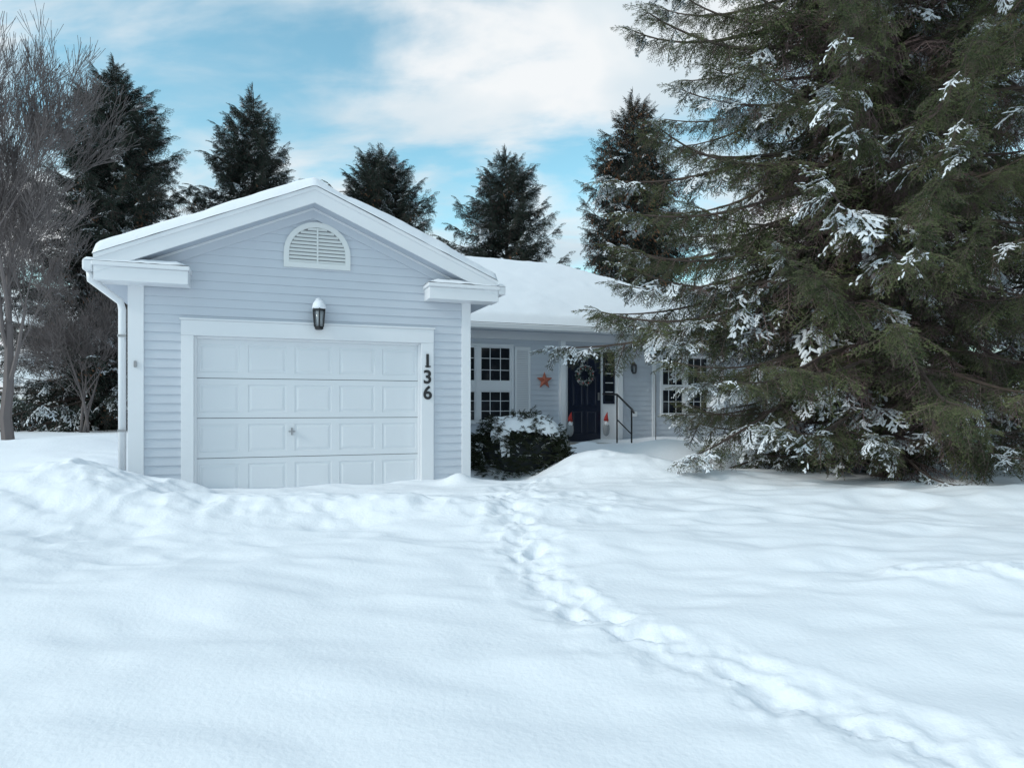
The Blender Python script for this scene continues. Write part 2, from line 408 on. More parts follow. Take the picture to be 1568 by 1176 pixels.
box('trim_post_c',H,(9.74,9.84),(4.32,4.39),(.3,2.72),TRIM)
box('corner_main_right',H,(13.1,13.22),(4.32,4.45),(.1,2.72),TRIM)
box('door_frame',H,(7.42,8.76),(4.30,4.395),(.3,2.6),TRIM)
box('entry_door',H,(7.5,8.33),(4.275,4.299),(.44,2.49),NAVY)
V=[];F=[]
def panel(a,b,c,d,s):
    o=len(V)
    for ins,ss in ((0,s),(.012,s-.012),(.03,s-.012),(.05,s-.004)):
        V.extend([(a+ins,ss,c+ins),(b-ins,ss,c+ins),(b-ins,ss,d-ins),(a+ins,ss,d-ins)])
    for r_ in range(3):
        for k in range(4): k2=(k+1)%4; F.append((o+r_*4+k,o+r_*4+k2,o+(r_+1)*4+k2,o+(r_+1)*4+k))
    F.append((o+12,o+13,o+14,o+15))
for a,b in ((7.6,7.88),(7.95,8.23)):
    panel(a,b,.6,1.15,4.2745); panel(a,b,1.25,1.95,4.2745); panel(a,b,2.05,2.36,4.2745)
make('entry_door_panels',V,F,NAVY,H)
box('door_knob_plate',H,(8.25,8.29),(4.25,4.274),(1.38,1.56),SILVER)
boxes('sidelight_frame',H,[((8.4,8.7),(4.285,4.2995),(1.3,2.49))],NAVY)
boxes('sidelight_glass',H,[((8.45,8.65),(4.276,4.284),(1.36,2.43))],GLASS)
boxes('sidelight_muntins',H,[((8.45,8.65),(4.268,4.2755),(1.36+.214*k-.008,1.36+.214*k+.008)) for k in range(1,5)],TRIM)
box('porch_step',H,(7.3,8.9),(3.7,4.25),(.1,.42),CONC)
box('meter_box',H,(9.18,9.3),(4.28,4.34),(1.0,1.12),TRIM)
vt,vb,vr=1.69,3.13,.445; base=.2
def arch(rad,zb,n=20):
    P=[(vt-rad,zb),]
    for i in range(n+1):
        th=math.pi*(1-i/n); P.append((vt+rad*math.cos(th),vb+base+rad*math.sin(th)*.98))
    P.append((vt+rad,zb)); return P
po=arch(vr,vb); pi_=arch(vr-.07,vb+.07)
V=[];F=[];n=len(po)
for P,s in ((po,-.012),(po,-.045),(pi_,-.045),(pi_,-.006)):
    V+=[(p[0],s,p[1]) for p in P]
for r_ in range(3):
    for i in range(n): j=(i+1)%n; F.append((r_*n+i,r_*n+j,(r_+1)*n+j,(r_+1)*n+i))
make('gable_vent_frame',V,F,VENT,H)
V=[(p[0],-.019,p[1]) for p in pi_]; make('gable_vent_dark',V,[tuple(range(n))],simple('vent_shadow',(.22,.23,.24),.8),H)
V=[];F=[];z=vb+.075
while z<vb+base+vr-.09:
    hh=max(0,z+.02-(vb+base))/.98; w=math.sqrt(max(0,(vr-.07)**2-hh**2))
    if w>.03:
        o=len(V); V+=[(vt-w,-.040,z),(vt+w,-.040,z),(vt+w,-.022,z+.036),(vt-w,-.022,z+.036),(vt-w,-.03,z-.004),(vt+w,-.03,z-.004)]
        F+=[(o,o+1,o+2,o+3),(o+4,o+5,o+1,o)]
    z+=.05
make('gable_vent_slats',V,F,VENT,H)
box('gable_vent_mullion',H,(vt-.012,vt+.012),(-.044,-.03),(vb+.07,vb+base+.36),VENT)
NB=Grp('house_number',3.24,-.04,1.66)
for ch,z in (('1',1.80),('3',1.565),('6',1.335)):
    c=bpy.data.curves.new('digit_'+ch,'FONT'); c.body=ch; c.size=.27; c.extrude=.006; c.offset=.006; c.align_x='CENTER'
    c.materials.append(BLACK)
    o=bpy.data.objects.new('digit_'+ch,c); COL.objects.link(o); o.parent=NB.e
    o.rotation_euler=(math.pi/2,0,0); o.location=(0,-.006,z-1.66)
boxes('digit_serif',NB,[((3.205,3.285),(-.053,-.04),(1.80,1.818))],BLACK)

def lantern(name,t,s,z,k=1.0,snow=True):
    g=Grp(name,t,s,z)
    def B(nm,x,y,zz,m,bv=.002): box(nm,g,(t+x[0]*k,t+x[1]*k),(s-.0+y[0]*k,s+y[1]*k),(z+zz[0]*k,z+zz[1]*k),m,bv)
    B('back_plate',(-.04,.04),(-.02,-.001),(-.12,.14),BLACK)
    B('arm',(-.012,.012),(-.1,-.02),(.14,.165),BLACK)
    cx,cy=t,s-.11*k
    V=[];F=[]
    def ring(r_,zz):
        o=len(V)
        for i in range(6):
            th=math.pi/3*i+math.pi/6; V.append((cx+r_*k*math.cos(th),cy+r_*k*math.sin(th),z+zz*k))
        return o
    rs=[ring(.04,-.19),ring(.06,-.18),ring(.062,-.15)]
    for a,b in zip(rs[:-1],rs[1:]):
        for i in range(6): j=(i+1)%6; F.append((a+i,a+j,b+j,b+i))
    F.append(tuple(range(6))[::-1]); F.append(tuple(rs[2]+i for i in range(6)))
    rt=[ring(.09,.06),ring(.09,.08),ring(.05,.13),ring(.03,.16),ring(.012,.18),ring(.012,.20)]
    F.append(tuple(rt[0]+i for i in range(6))[::-1])
    for a,b in zip(rt[:-1],rt[1:]):
        for i in range(6): j=(i+1)%6; F.append((a+i,a+j,b+j,b+i))
    F.append(tuple(rt[-1]+i for i in range(6)))
    for i in range(6):
        th=math.pi/3*i+math.pi/6
        tube(V,F,[(cx+.060*k*math.cos(th),cy+.060*k*math.sin(th),z-.15*k),(cx+.078*k*math.cos(th),cy+.078*k*math.sin(th),z+.06*k)],[.013*k]*2,4)
    make('cage',V,F,BLACK,g)
    V=[];F=[];tube(V,F,[(cx,cy,z-.148*k),(cx,cy,z+.059*k)],[.046*k,.062*k],12); make('glass',V,F,LGLASS,g,True)
    if snow:
        V=[];F=[]
        tube(V,F,[(cx,cy,z+.08*k),(cx,cy,z+.10*k),(cx,cy,z+.15*k),(cx,cy,z+.19*k),(cx,cy,z+.2*k)],[.085*k,.09*k,.078*k,.05*k,.01*k],12)
        tube(V,F,[(cx,cy+.07,z+.19*k),(cx,cy+.07,z+.22*k),(cx,cy+.07,z+.235*k)],[.035*k,.04*k,.01*k],8)
        make('snow_cap',V,F,SNOW,g,True)
lantern('wall_lantern',1.70,-.038,2.47,1.05)
lantern('wall_lantern',9.2,4.34,2.15,.75,False)
G=Grp('star_decoration',6.93,4.30,1.82)
V=[(6.93,4.24,1.82)];F=[]
for i in range(10):
    th=math.pi/2+math.pi/5*i; r_=.2 if i%2==0 else .085
    V.append((6.93+r_*math.cos(th),4.30,1.82+r_*math.sin(th)))
V.append((6.93,4.335,1.82))
for i in range(10):
    j=(i+1)%10; F.append((0,1+i,1+j)); F.append((11,1+j,1+i))
make('star',V,F,RUST,G)
G=Grp('door_wreath',7.9,4.24,1.95)
V=[];F=[];MI=[]
rr=random.Random(3)
for i in range(1500):
    th=rr.uniform(0,2*math.pi); ph=rr.uniform(0,2*math.pi); r0=.18+.055*math.cos(ph)*rr.uniform(.6,1.1)
    c=Vector((7.9+r0*math.cos(th),4.235+.04*math.sin(ph),1.95+r0*math.sin(th)))
    d=Vector((rr.gauss(0,1),rr.gauss(0,.6)-.3,rr.gauss(0,1))).normalized()*.045; w=d.cross(Vector((rr.gauss(0,1),rr.gauss(0,1),rr.gauss(0,1)))).normalized()*.007
    o=len(V); V+=[tuple(c-w),tuple(c+w),tuple(c+d)]; F.append((o,o+1,o+2)); MI.append(0 if rr.random()<.8 else 1)
ob=make('wreath_greens',V,F,[simple('wreath_green',(.05,.075,.055),.7),SNOWF],G)
ob.data.polygons.foreach_set('material_index',MI)
def blob(V,F,c,r_,seed,sq=(1,1,1),n=6,m=4,j=.12):
    q=random.Random(seed); o=len(V); V.append((c[0],c[1],c[2]-r_*sq[2]))
    for a in range(1,m):
        ph=math.pi*a/m
        for b in range(n):
            th=2*math.pi*b/n; k=r_*(1+q.uniform(-j,j))
            V.append((c[0]+k*sq[0]*math.sin(ph)*math.cos(th),c[1]+k*sq[1]*math.sin(ph)*math.sin(th),c[2]-k*sq[2]*math.cos(ph)))
    V.append((c[0],c[1],c[2]+r_*sq[2])); top=len(V)-1
    for b in range(n): F.append((o,o+1+(b+1)%n,o+1+b)); F.append((top,o+1+(m-2)*n+b,o+1+(m-2)*n+(b+1)%n))
    for a in range(m-2):
        for b in range(n):
            p=o+1+a*n+b; q2=o+1+a*n+(b+1)%n; F.append((p,q2,q2+n,p+n))
V=[];F=[]
for i in range(9):
    th=i*.7+.2; blob(V,F,(7.9+.19*math.cos(th),4.19,1.95+.19*math.sin(th)),.016,i)
make('berries',V,F,RED,G,True)
for (t,z,col) in ((7.47,.86,CURT),(8.38,.86,CURT)):
    G=Grp('christmas_gnome',t,4.1,z-.2)
    V=[];F=[];tube(V,F,[(t,4.1,z+.05),(t,4.1,z+.12),(t+.03,4.1,z+.25)],[.06,.045,.006],10); make('hat',V,F,RED,G,True)
    V=[];F=[];blob(V,F,(t,4.08,z-.01),.055,4,(1,.8,1.3),10,6,.05); make('beard',V,F,TRIM,G,True)
    V=[];F=[];blob(V,F,(t,4.1,z-.14),.085,5,(1,.9,1.9),10,6,.03); make('body',V,F,col,G,True)
    V=[];F=[];blob(V,F,(t,4.03,z+.04),.015,6,(1,1,1),8,5,0); make('nose',V,F,RUST,G,True)
G=Grp('handrail',8.3,3.2,.4)
V=[];F=[]
tube(V,F,[(8.3,4.1,1.52),(8.3,3.45,1.50),(8.3,2.8,1.17),(8.3,2.72,1.1)],[.022]*4,6)
for s,z in ((3.45,1.5),(2.82,1.18)): tube(V,F,[(8.3,s,z),(8.3,s,.2)],[.018]*2,6)
tube(V,F,[(8.3,3.45,.95),(8.3,2.82,.65)],[.014]*2,6)
make('rail',V,F,BLACK,G)
G=Grp('shepherd_hook',9.5,3.8,.4)
V=[];F=[]
tube(V,F,[(9.5,3.8,.2),(9.5,3.8,1.95),(9.46,3.8,2.03),(9.40,3.8,2.03),(9.37,3.8,1.97)],[.009]*5,5)
make('hook',V,F,BLACK,G)

# ------------------------------------------------------------------ foliage prototypes (numpy)
def make_spray(seed,snow=0.0,bare=False,cones=False,dens=110,hw=.0065,nl=(.028,.045),K=15,subs=True):
    q=random.Random(seed); segs=[]
    def twig(p,d,L,r_,depth):
        n=max(2,int(L/.11)); pts=[p]; cur=p.copy(); dd=d.copy()
        for i in range(n):
            dd=(dd+Vector((q.uniform(-.08,.08),q.uniform(-.08,.08),-.06+q.uniform(-.05,.05)))).normalized()
            nxt=cur+dd*(L/n); segs.append((cur.copy(),nxt.copy(),r_*(1-i/n*.6),depth,(i+.5)/n)); cur=nxt; pts.append(cur.copy())
        return pts
    ax=twig(Vector((0,0,0)),Vector((1,0,.05)).normalized(),1.0,.008,0)
    for i in range(K):
        u=.05+i*.9/K; idx=min(len(ax)-2,int(u*(len(ax)-1))); fr=u*(len(ax)-1)-idx
        p=ax[idx].lerp(ax[idx+1],fr); side=1 if i%2 else -1
        a=math.radians(q.uniform(42,68))*side
        L=(.40*(1-u)**.8+.09)*q.uniform(.75,1.15)
        d=Vector((math.cos(a),math.sin(a),q.uniform(-.75,.0))).normalized()
        tp=twig(p,d,L,.005,1)
        if L>.16 and subs:
            for j in range(1,len(tp)-1):
                for sd in (1,-1):
                    if q.random()<.8:
                        b=a+sd*math.radians(q.uniform(35,60))
                        twig(tp[j],Vector((math.cos(b),math.sin(b),q.uniform(-.8,.05))).normalized(),L*.38*q.uniform(.6,1.2),.0035,2)
    V=[];F=[];MI=[];TIP=[]
    for p0,p1,r_,dep,u in segs:
        d=(p1-p0); L=d.length; d.normalize(); a=d.orthogonal().normalized(); b=d.cross(a)
        if dep<2 or bare:
            o=len(V)
            for pp in (p0,p1):
                for k in range(3):
                    th=2.094*k; V.append(tuple(pp+(a*math.cos(th)+b*math.sin(th))*r_)); TIP.append(0)
            for k in range(3):
                F.append((o+k,o+(k+1)%3,o+3+(k+1)%3)); F.append((o+k,o+3+(k+1)%3,o+3+k)); MI+=[1,1]
        if not bare:
            nn=int(L*(dens if dep else dens*.8)+q.random())
            for i in range(nn):
                th=q.uniform(0,6.283); rad=(a*math.cos(th)+b*math.sin(th))
                base=p0.lerp(p1,q.random()); nd=(rad*.75+d*q.uniform(.5,1.1)).normalized()
                if nd.z<-.2: nd.z*=.5
                ln=q.uniform(*nl); w=nd.cross(Vector((q.gauss(0,1),q.gauss(0,1),q.gauss(0,1)))).normalized()*hw
                o=len(V); V.extend([tuple(base-w),tuple(base+w),tuple(base+nd*ln)]); F.append((o,o+1,o+2)); MI.append(0)
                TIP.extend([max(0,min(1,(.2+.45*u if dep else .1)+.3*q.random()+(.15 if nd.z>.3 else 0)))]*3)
        if snow>0 and q.random()<snow*(1.0 if dep else 1.3)*(1.15-.4*u):
            up=Vector((0,0,1)); side=d.cross(up)
            if side.length<.2: continue
            side.normalize(); wd=q.uniform(.010,.038); hh=q.uniform(.012,.032)
            e=d*.02
            A=[p0-e+up*.008,p1+e+up*.008]
            o=len(V)
            for pp,kk in ((A[0],.35),(A[0].lerp(A[1],.3),1),(A[0].lerp(A[1],.7),q.uniform(.7,1.1)),(A[1],.3)):
                for (sx,sz) in ((-1,0),(-.5,.85),(.5,.95),(1,0)):
                    V.append(tuple(pp+side*wd*sx*kk*q.uniform(.8,1.25)+up*hh*sz*kk)); TIP.append(0)
            for rI in range(3):
                for k in range(3):
                    c=[o+rI*4+k,o+rI*4+k+1,o+(rI+1)*4+k+1,o+(rI+1)*4+k]; F.append((c[0],c[1],c[2])); F.append((c[0],c[2],c[3])); MI+=[2,2]
    if cones:
        for i in range(6):
            s=segs[q.randrange(len(segs))][1]
            BV=[];BFc=[]; blob(BV,BFc,(s.x,s.y,s.z-.07),.03,i,(1,1,2.6),5,4,.1); o=len(V)
            V+=BV; TIP+=[0]*len(BV)
            for f in BFc:
                F.append((f[0]+o,f[1]+o,f[2]+o)); MI.append(3)
                if len(f)==4: F.append((f[0]+o,f[2]+o,f[3]+o)); MI.append(3)
    return (np.array(V,np.float32),np.array(F,np.int32),np.array(MI,np.int32),np.array(TIP,np.float32))
def rotm(d,up):
    x=d.normalized(); y=up.cross(x)
    if y.length<1e-4: y=Vector((0,1,0)).cross(x)
    y.normalize(); z=x.cross(y)
    return np.array([[x.x,y.x,z.x],[x.y,y.y,z.y],[x.z,y.z,z.z]],np.float32)
class Acc:
    def __init__(s): s.V=[];s.F=[];s.M=[];s.T=[];s.n=0
    def add(s,V,F,M,T): s.V.append(V);s.F.append(F+s.n);s.M.append(M);s.T.append(T);s.n+=len(V)
    def spray(s,sp,p,d,up,sc,tm): s.add((sp[0]*sc)@rotm(d,up).T+np.array(p,np.float32),sp[1],sp[2],np.clip(sp[3]*tm,0,1))
    def tube(s,pts,rad,n,mi):
        V=[];F=[];tube(V,F,pts,rad,n); T=[]
        for f in F:
            for k in range(1,len(f)-1): T.append((f[0],f[k],f[k+1]))
        s.add(np.array(V,np.float32),np.array(T,np.int32),np.full(len(T),mi,np.int32),np.zeros(len(V),np.float32))
    def obj(s,name,mats):
        V=np.concatenate(s.V);F=np.concatenate(s.F)
        me=arr_mesh(name,V,F)
        for m in mats: me.materials.append(m)
        me.polygons.foreach_set('material_index',np.concatenate(s.M))
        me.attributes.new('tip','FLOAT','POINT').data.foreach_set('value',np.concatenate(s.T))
        return bpy.data.objects.new(name,me)
def branch_proto(name,L,sprays,seed,needle,snow,bare,cone,spacing,scl,hang):
    q=random.Random(seed); A=Acc()
    n=max(3,int(L/spacing)); p=Vector((0,0,0)); P=[p.copy()]; az=0; dirs=[]
    dro=math.radians(22+q.uniform(-6,8)); upt=math.radians(30+q.uniform(-10,12))
    for i in range(n):
        u=(i+1)/n; e=-dro*min(1,u*1.6)+upt*max(0,u-.5)*2; az+=q.uniform(-.07,.07)
        d=Vector((math.cos(az)*math.cos(e),math.sin(az)*math.cos(e),math.sin(e))); p=p+d*(L/n); P.append(p.copy()); dirs.append(d)
    rb=.009+.009*L
    A.tube(P,[rb*(1-.85*i/n)+.003 for i in range(n+1)],4,4)
    G_,S_,B_,C_=sprays
    for i in range(n):
        u=(i+1)/n; d=dirs[i]
        if u<.10: continue
        def pick():
            if q.random()<bare*max(0,1.25-1.6*u): return B_[q.randrange(len(B_))]
            if q.random()<snow*(.35+.8*u): return S_[q.randrange(len(S_))]
            if cone and q.random()<cone: return C_[0]
            return G_[q.randrange(len(G_))]
        sl=scl*(.42+.75*(1-u)**.8)*min(1,.5+L/4)
        for sd in (1,-1):
            if q.random()<.92:
                a=math.radians(q.uniform(38,78))*sd
                hd=Matrix.Rotation(a,3,'Z')@Vector((d.x,d.y,0)).normalized()
                el=math.radians(q.uniform(-66,-8))
                dd=Vector((hd.x*math.cos(el),hd.y*math.cos(el),math.sin(el)))
                A.spray(pick(),P[i+1],dd,Vector((q.uniform(-.3,.3),q.uniform(-.3,.3),1)),sl*q.uniform(.7,1.25),q.uniform(.3,1.35))
        for rep in range(2):
            if q.random()<hang*(.8 if rep==0 else .45):
                dd=(Vector((0,0,-1))+d*q.uniform(.2,.8)+Vector((q.uniform(-.4,.4),q.uniform(-.5,.5),0))).normalized()
                sp=B_[0] if q.random()<bare*(1-u) else G_[q.randrange(len(G_))]
                A.spray(sp,P[i+1],dd,Vector((q.uniform(-1,1),q.uniform(-1,1),.3)),sl*q.uniform(.5,.9),q.uniform(.3,1.2))
        if q.random()<.45:
            A.spray(pick(),P[i+1],(d+Vector((q.uniform(-.3,.3),q.uniform(-.5,.5),q.uniform(0,.35)))).normalized(),Vector((0,0,1)),sl*q.uniform(.5,.8),q.uniform(.6,1.3))
    for k in (-1,0,1):
        A.spray((S_ if q.random()<snow else G_)[0],P[-1-(k!=0)],(Matrix.Rotation(k*.5,3,'Z')@dirs[-1]),Vector((0,0,1)),scl*.5,q.uniform(.9,1.3))
    return A.obj(name,(needle,TWIG,SNOWF,CONE,BARK))
LC=(4.0,2.6,1.5)
def branch_set(cname,needle,seed,spray_kw,spacing,scl,hang,bare,snows,nvar,cone=0,sp_snow=.5):
    sp=([make_spray(seed+k,0,**spray_kw) for k in range(3)],[make_spray(seed+10+k,sp_snow*(.55+.3*k),**spray_kw) for k in range(3)],
        [make_spray(seed+20+k,0,bare=True,**spray_kw) for k in range(2)],[make_spray(seed+30,0,cones=True,**spray_kw)])
    c=bpy.data.collections.new(cname); i=0
    for li,L in enumerate(LC):
        for sn in snows:
            for v in range(nvar[li]):
                c.objects.link(branch_proto('%s_%02d'%(cname,i),L,sp,seed+50+i,needle,sn,bare,cone,spacing,scl,hang)); i+=1
    return c
NS=dict(dens=85,hw=.0075,nl=(.030,.046)); FS=dict(dens=38,hw=.015,nl=(.045,.07),K=13)
C_NEAR=branch_set('near_branch',NEED,100,NS,.22,.80,.95,.55,(.09,.58),(3,2,1),sp_snow=.58)
C_BARE=branch_set('sparse_branch',NEED,150,NS,.26,.80,.5,1.0,(.05,.35),(2,1,1))
C_FAR=branch_set('far_branch',NEEDF,200,FS,.30,.95,.6,.08,(.10,.42),(2,2,1),.12)
C_CONE=branch_set('coned_branch',NEEDF,260,FS,.30,.95,.6,.25,(.10,.3),(1,1,1),.7)
NV={'near_branch':(3,2,1),'far_branch':(2,2,1),'sparse_branch':(2,1,1),'coned_branch':(1,1,1)}
C_YEW=bpy.data.collections.new('yew_sprays')
for k in range(5):
    a=Acc(); a.add(*make_spray(300+k,0 if k<3 else .6,dens=70,hw=.02,nl=(.07,.11),K=11,subs=False)); C_YEW.objects.link(a.obj('yew_spray_%02d'%k,(YEW,TWIG,SNOWF,CONE)))

def gn_group(coll):
    ng=bpy.data.node_groups.new('foliage_'+coll.name,'GeometryNodeTree')
    ng.interface.new_socket('Geometry',in_out='INPUT',socket_type='NodeSocketGeometry')
    ng.interface.new_socket('Geometry',in_out='OUTPUT',socket_type='NodeSocketGeometry')
    N=ng.nodes; L=ng.links
    gi=N.new('NodeGroupInput'); go=N.new('NodeGroupOutput')
    def attr(nm,ty):
        a=N.new('GeometryNodeInputNamedAttribute'); a.data_type=ty; a.inputs['Name'].default_value=nm
        return next(o for o in a.outputs if o.enabled)
    ci=N.new('GeometryNodeCollectionInfo'); ci.inputs['Collection'].default_value=coll
    ci.inputs['Separate Children'].default_value=True; ci.inputs['Reset Children'].default_value=True
    ip=N.new('GeometryNodeInstanceOnPoints')
    L.new(gi.outputs[0],ip.inputs['Points']); L.new(attr('sel','BOOLEAN'),ip.inputs['Selection'])
    L.new(ci.outputs[0],ip.inputs['Instance']); ip.inputs['Pick Instance'].default_value=True
    L.new(attr('idx','INT'),ip.inputs['Instance Index']); L.new(attr('rot','FLOAT_VECTOR'),ip.inputs['Rotation'])
    L.new(attr('scl','FLOAT'),ip.inputs['Scale'])
    jg=N.new('GeometryNodeJoinGeometry'); L.new(gi.outputs[0],jg.inputs[0]); L.new(ip.outputs[0],jg.inputs[0])
    L.new(jg.outputs[0],go.inputs[0])
    return ng
NG={c.name:gn_group(c) for c in (C_NEAR,C_FAR,C_YEW,C_BARE,C_CONE)}
def foliage_object(name,V,F,inst,coll,mat,loc=(0,0,0)):
    n0=len(V); P=[tuple(v) for v in V]; rot=[0.0]*(3*n0); scl=[0.0]*n0; idx=[0]*n0; sel=[False]*n0
    for p,d,up,sc,ix in inst:
        P.append(tuple(p)); m=rotm(d,up); e=Matrix(m.tolist()).to_euler()
        rot+= [e.x,e.y,e.z]; scl.append(sc); idx.append(ix); sel.append(True)
    me=bpy.data.meshes.new(name); me.from_pydata(P,[],F); me.update(); me.materials.append(mat)
    me.attributes.new('rot','FLOAT_VECTOR','POINT').data.foreach_set('vector',rot)
    me.attributes.new('scl','FLOAT','POINT').data.foreach_set('value',scl)
    me.attributes.new('idx','INT','POINT').data.foreach_set('value',idx)
    me.attributes.new('sel','BOOLEAN','POINT').data.foreach_set('value',sel)
    ob=bpy.data.objects.new(name,me); COL.objects.link(ob); ob.location=loc
    md=ob.modifiers.new('foliage','NODES'); md.node_group=NG[coll.name]
    return ob
def spruce_data(V,F,inst,off,Ht,R,seed,nvar,dz=.3,per=6,snow=.3,snow_low=.6,zmin=.4,power=.6,trunk=.18,skirt=(0,1),rough=.25,lift=48,side=0.0,droop=0,extra=()):
    q=random.Random(seed); ox,oy,oz=off
    pts=[(ox+q.uniform(-.03,.03),oy+q.uniform(-.03,.03),oz-.3+i*(Ht+.3)/10) for i in range(11)]
    tube(V,F,pts,[trunk*(1-i/10)+.012 for i in range(11)],8)
    starts=[0,2*nvar[0],2*nvar[0]+2*nvar[1]]
    z=zmin; az=0
    while z<Ht-.15:
        f=z/Ht; prof=(1-f)**power
        if z<skirt[0]: prof*=skirt[1]+(1-skirt[1])*(z/skirt[0])**1.5
        for b in range(per):
            az+=6.283/per+q.uniform(-.45,.45)
            L=max(.3,R*prof*q.uniform(1-rough*1.5,1+rough*.7))
            L*=1-side*max(0,-math.sin(az))*(1 if z<3.5 else .6)
            li=0 if L>3.1 else (1 if L>1.9 else 2)
            e=math.radians(2+lift*f**1.4-droop*(1-f)**3+q.uniform(-9,9))
            d=Vector((math.cos(az)*math.cos(e),math.sin(az)*math.cos(e),math.sin(e)))
            sn=snow_low+(snow-snow_low)*min(1,f*1.7)
            ix=starts[li]+(nvar[li] if q.random()<sn else 0)+q.randrange(nvar[li])
            inst.append((Vector((ox,oy,oz+z+q.uniform(-.15,.15))),d,Vector((q.uniform(-.15,.15),q.uniform(-.15,.15),1)),L/LC[li],ix))
        z+=dz*(1 if f<.7 else .7)
        az+=.5
    for (az,zz,L,el,ix) in extra:
        a=math.radians(az);e=math.radians(el)
        inst.append((Vector((ox,oy,oz+zz)),Vector((math.cos(a)*math.cos(e),math.sin(a)*math.cos(e),math.sin(e))),Vector((0,0,1)),L/4.0,ix))
    for k in range(4):
        inst.append((Vector((ox,oy,oz+Ht-.7+k*.2)),Vector((q.uniform(-.25,.25),q.uniform(-.25,.25),1)),Vector((1,0,0)),.32,starts[2]))
def spruce(name,x,y,Ht,R,seed,coll=C_FAR,**kw):
    V=[];F=[];I=[]
    spruce_data(V,F,I,(0,0,0),Ht,R,seed,NV[coll.name],**kw)
    foliage_object(name,V,F,I,coll,BARK,(x,y,gh(x,y)-.05))
EX=[(178,3.0,4.5,0,1),(187,3.1,4.0,2,4),(170,3.3,4.2,2,2),(192,3.7,4.0,3,0),(182,4.3,4.1,6,2),(176,1.7,3.1,2,5),(188,1.3,3.0,4,0),(183,6.3,3.9,10,1),(173,6.9,3.8,12,0),(180,2.2,3.3,1,3)]
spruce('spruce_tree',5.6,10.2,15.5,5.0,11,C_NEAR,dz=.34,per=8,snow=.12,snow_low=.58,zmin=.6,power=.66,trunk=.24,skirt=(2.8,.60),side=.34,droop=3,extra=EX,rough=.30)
spruce('spruce_tree',9.9,12.4,16,4.6,12,C_BARE,dz=.44,per=6,snow=.3,snow_low=.6,zmin=.6,power=.5,trunk=.24,skirt=(2,.6))
spruce('spruce_tree',-14.5,25,13.4,5.2,13,dz=.36,per=8,snow=.06,snow_low=.4,power=.72)
spruce('spruce_tree',-10.8,28.5,14.0,5.4,14,dz=.42,per=7,snow=.14,power=.78)
spruce('spruce_tree',-6.1,32,12.8,5.6,15,dz=.42,per=8,snow=.10,power=.62)
spruce('spruce_tree',-.25,30,12.0,4.9,16,dz=.42,per=7,snow=.2,power=.65)
spruce('spruce_tree',4.3,24,11.6,3.5,17,C_CONE,dz=.36,per=7,snow=.14,power=.6)
V=[];F=[];I=[]
q=random.Random(5)
for i in range(60):
    x=-75+i*2.5+q.uniform(-1,1); y=q.uniform(46,62)
    if -22<x<-14: y+=8
    spruce_data(V,F,I,(x,y,.2),q.uniform(4,8.5),q.uniform(1.8,2.8),900+i,NV['far_branch'],dz=.8,per=5,snow=.3,power=.8,trunk=.12)
foliage_object('distant_trees',V,F,I,C_FAR,BARK)

# ------------------------------------------------------------------ bare trees
def bare_tree(name,x,y,Ht,seed,mat,spread=.5,levels=6,r0=.12,kids=3,upb=.25,stems=1):
    q=random.Random(seed); V=[];F=[]
    def grow(p,d,L,r_,lv):
        n=4 if lv<3 else 2
        P=[p.copy()]; dd=d.copy(); rads=[r_]
        for i in range(n):
            dd=(dd+Vector((q.gauss(0,.10),q.gauss(0,.10),q.gauss(0,.06)+upb*.15))).normalized()
            p=p+dd*L/n; P.append(p.copy()); rads.append(max(.0045,r_*(1-.45*(i+1)/n)))
        tube(V,F,P,rads,6 if lv<2 else 3)
        if lv>=levels: return
        k=kids+(1 if lv>1 else 0)
        for j in range(k):
            bi=max(1,min(len(P)-1,int(round(len(P)*(.35+.65*j/k)))))
            o=dd.orthogonal().normalized(); o=Matrix.Rotation(q.uniform(0,6.283),3,dd)@o
            nd=(dd+o*q.uniform(.45,1.0)*spread*1.6+Vector((0,0,upb*.6))).normalized()
            grow(P[bi],nd,L*q.uniform(.55,.8),rads[bi]*q.uniform(.5,.7),lv+1)
        grow(P[-1],dd,L*q.uniform(.65,.8),rads[-1]*.85,lv+1)
    for s in range(stems):
        d=Vector((q.uniform(-.25,.25),q.uniform(-.25,.25),1)).normalized() if stems>1 else Vector((.02,0,1))
        grow(Vector((q.uniform(-.3,.3)*(stems>1),q.uniform(-.3,.3)*(stems>1),-.2)),d,Ht*.30,r0,0)
    ob=make(name,V,F,mat); ob.location=(x,y,gh(x,y))
bare_tree('bare_tree',-11.2,15.2,9.2,21,BARKG,.38,6,.13,3,.34)
bare_tree('bare_tree',-16.3,21,9.2,22,BARKG,.5,5,.08,3,.28,2)
bare_tree('bare_tree',-13.3,21,5.6,23,BARKG,.55,5,.05,3,.2,3)
bare_tree('bare_tree',13.5,20,10.5,25,BARKR,.5,5,.1,3,.3,1)

# ------------------------------------------------------------------ yew bush by the garage
bx,by=.13,11.45; bz=gh(bx,by)
V=[];F=[];I=[]
q=random.Random(8)
RX,RY,RZ=.82,.64,.82
i=0
while i<1900:
    n=Vector((q.gauss(0,1),q.gauss(0,1),abs(q.gauss(0,1))-.15)).normalized()
    e=1/((abs(n.x)**3+abs(n.y)**3+abs(n.z)**3)**(1/3))
    k=e*q.uniform(.82,1.0)*(1+.07*math.sin(n.x*9+n.z*7)+.05*math.sin(n.y*13))
    p=Vector((n.x*RX*k,n.y*RY*k,n.z*RZ*k-.02))
    d=Vector((n.x+q.uniform(-.6,.6),n.y+q.uniform(-.6,.6),n.z*.5+.3+q.uniform(-.4,.5)))
    I.append((p,d,Vector((q.uniform(-.5,.5),q.uniform(-.5,.5),1)),q.uniform(.10,.19),3+q.randrange(2) if q.random()<.16 else q.randrange(3))); i+=1
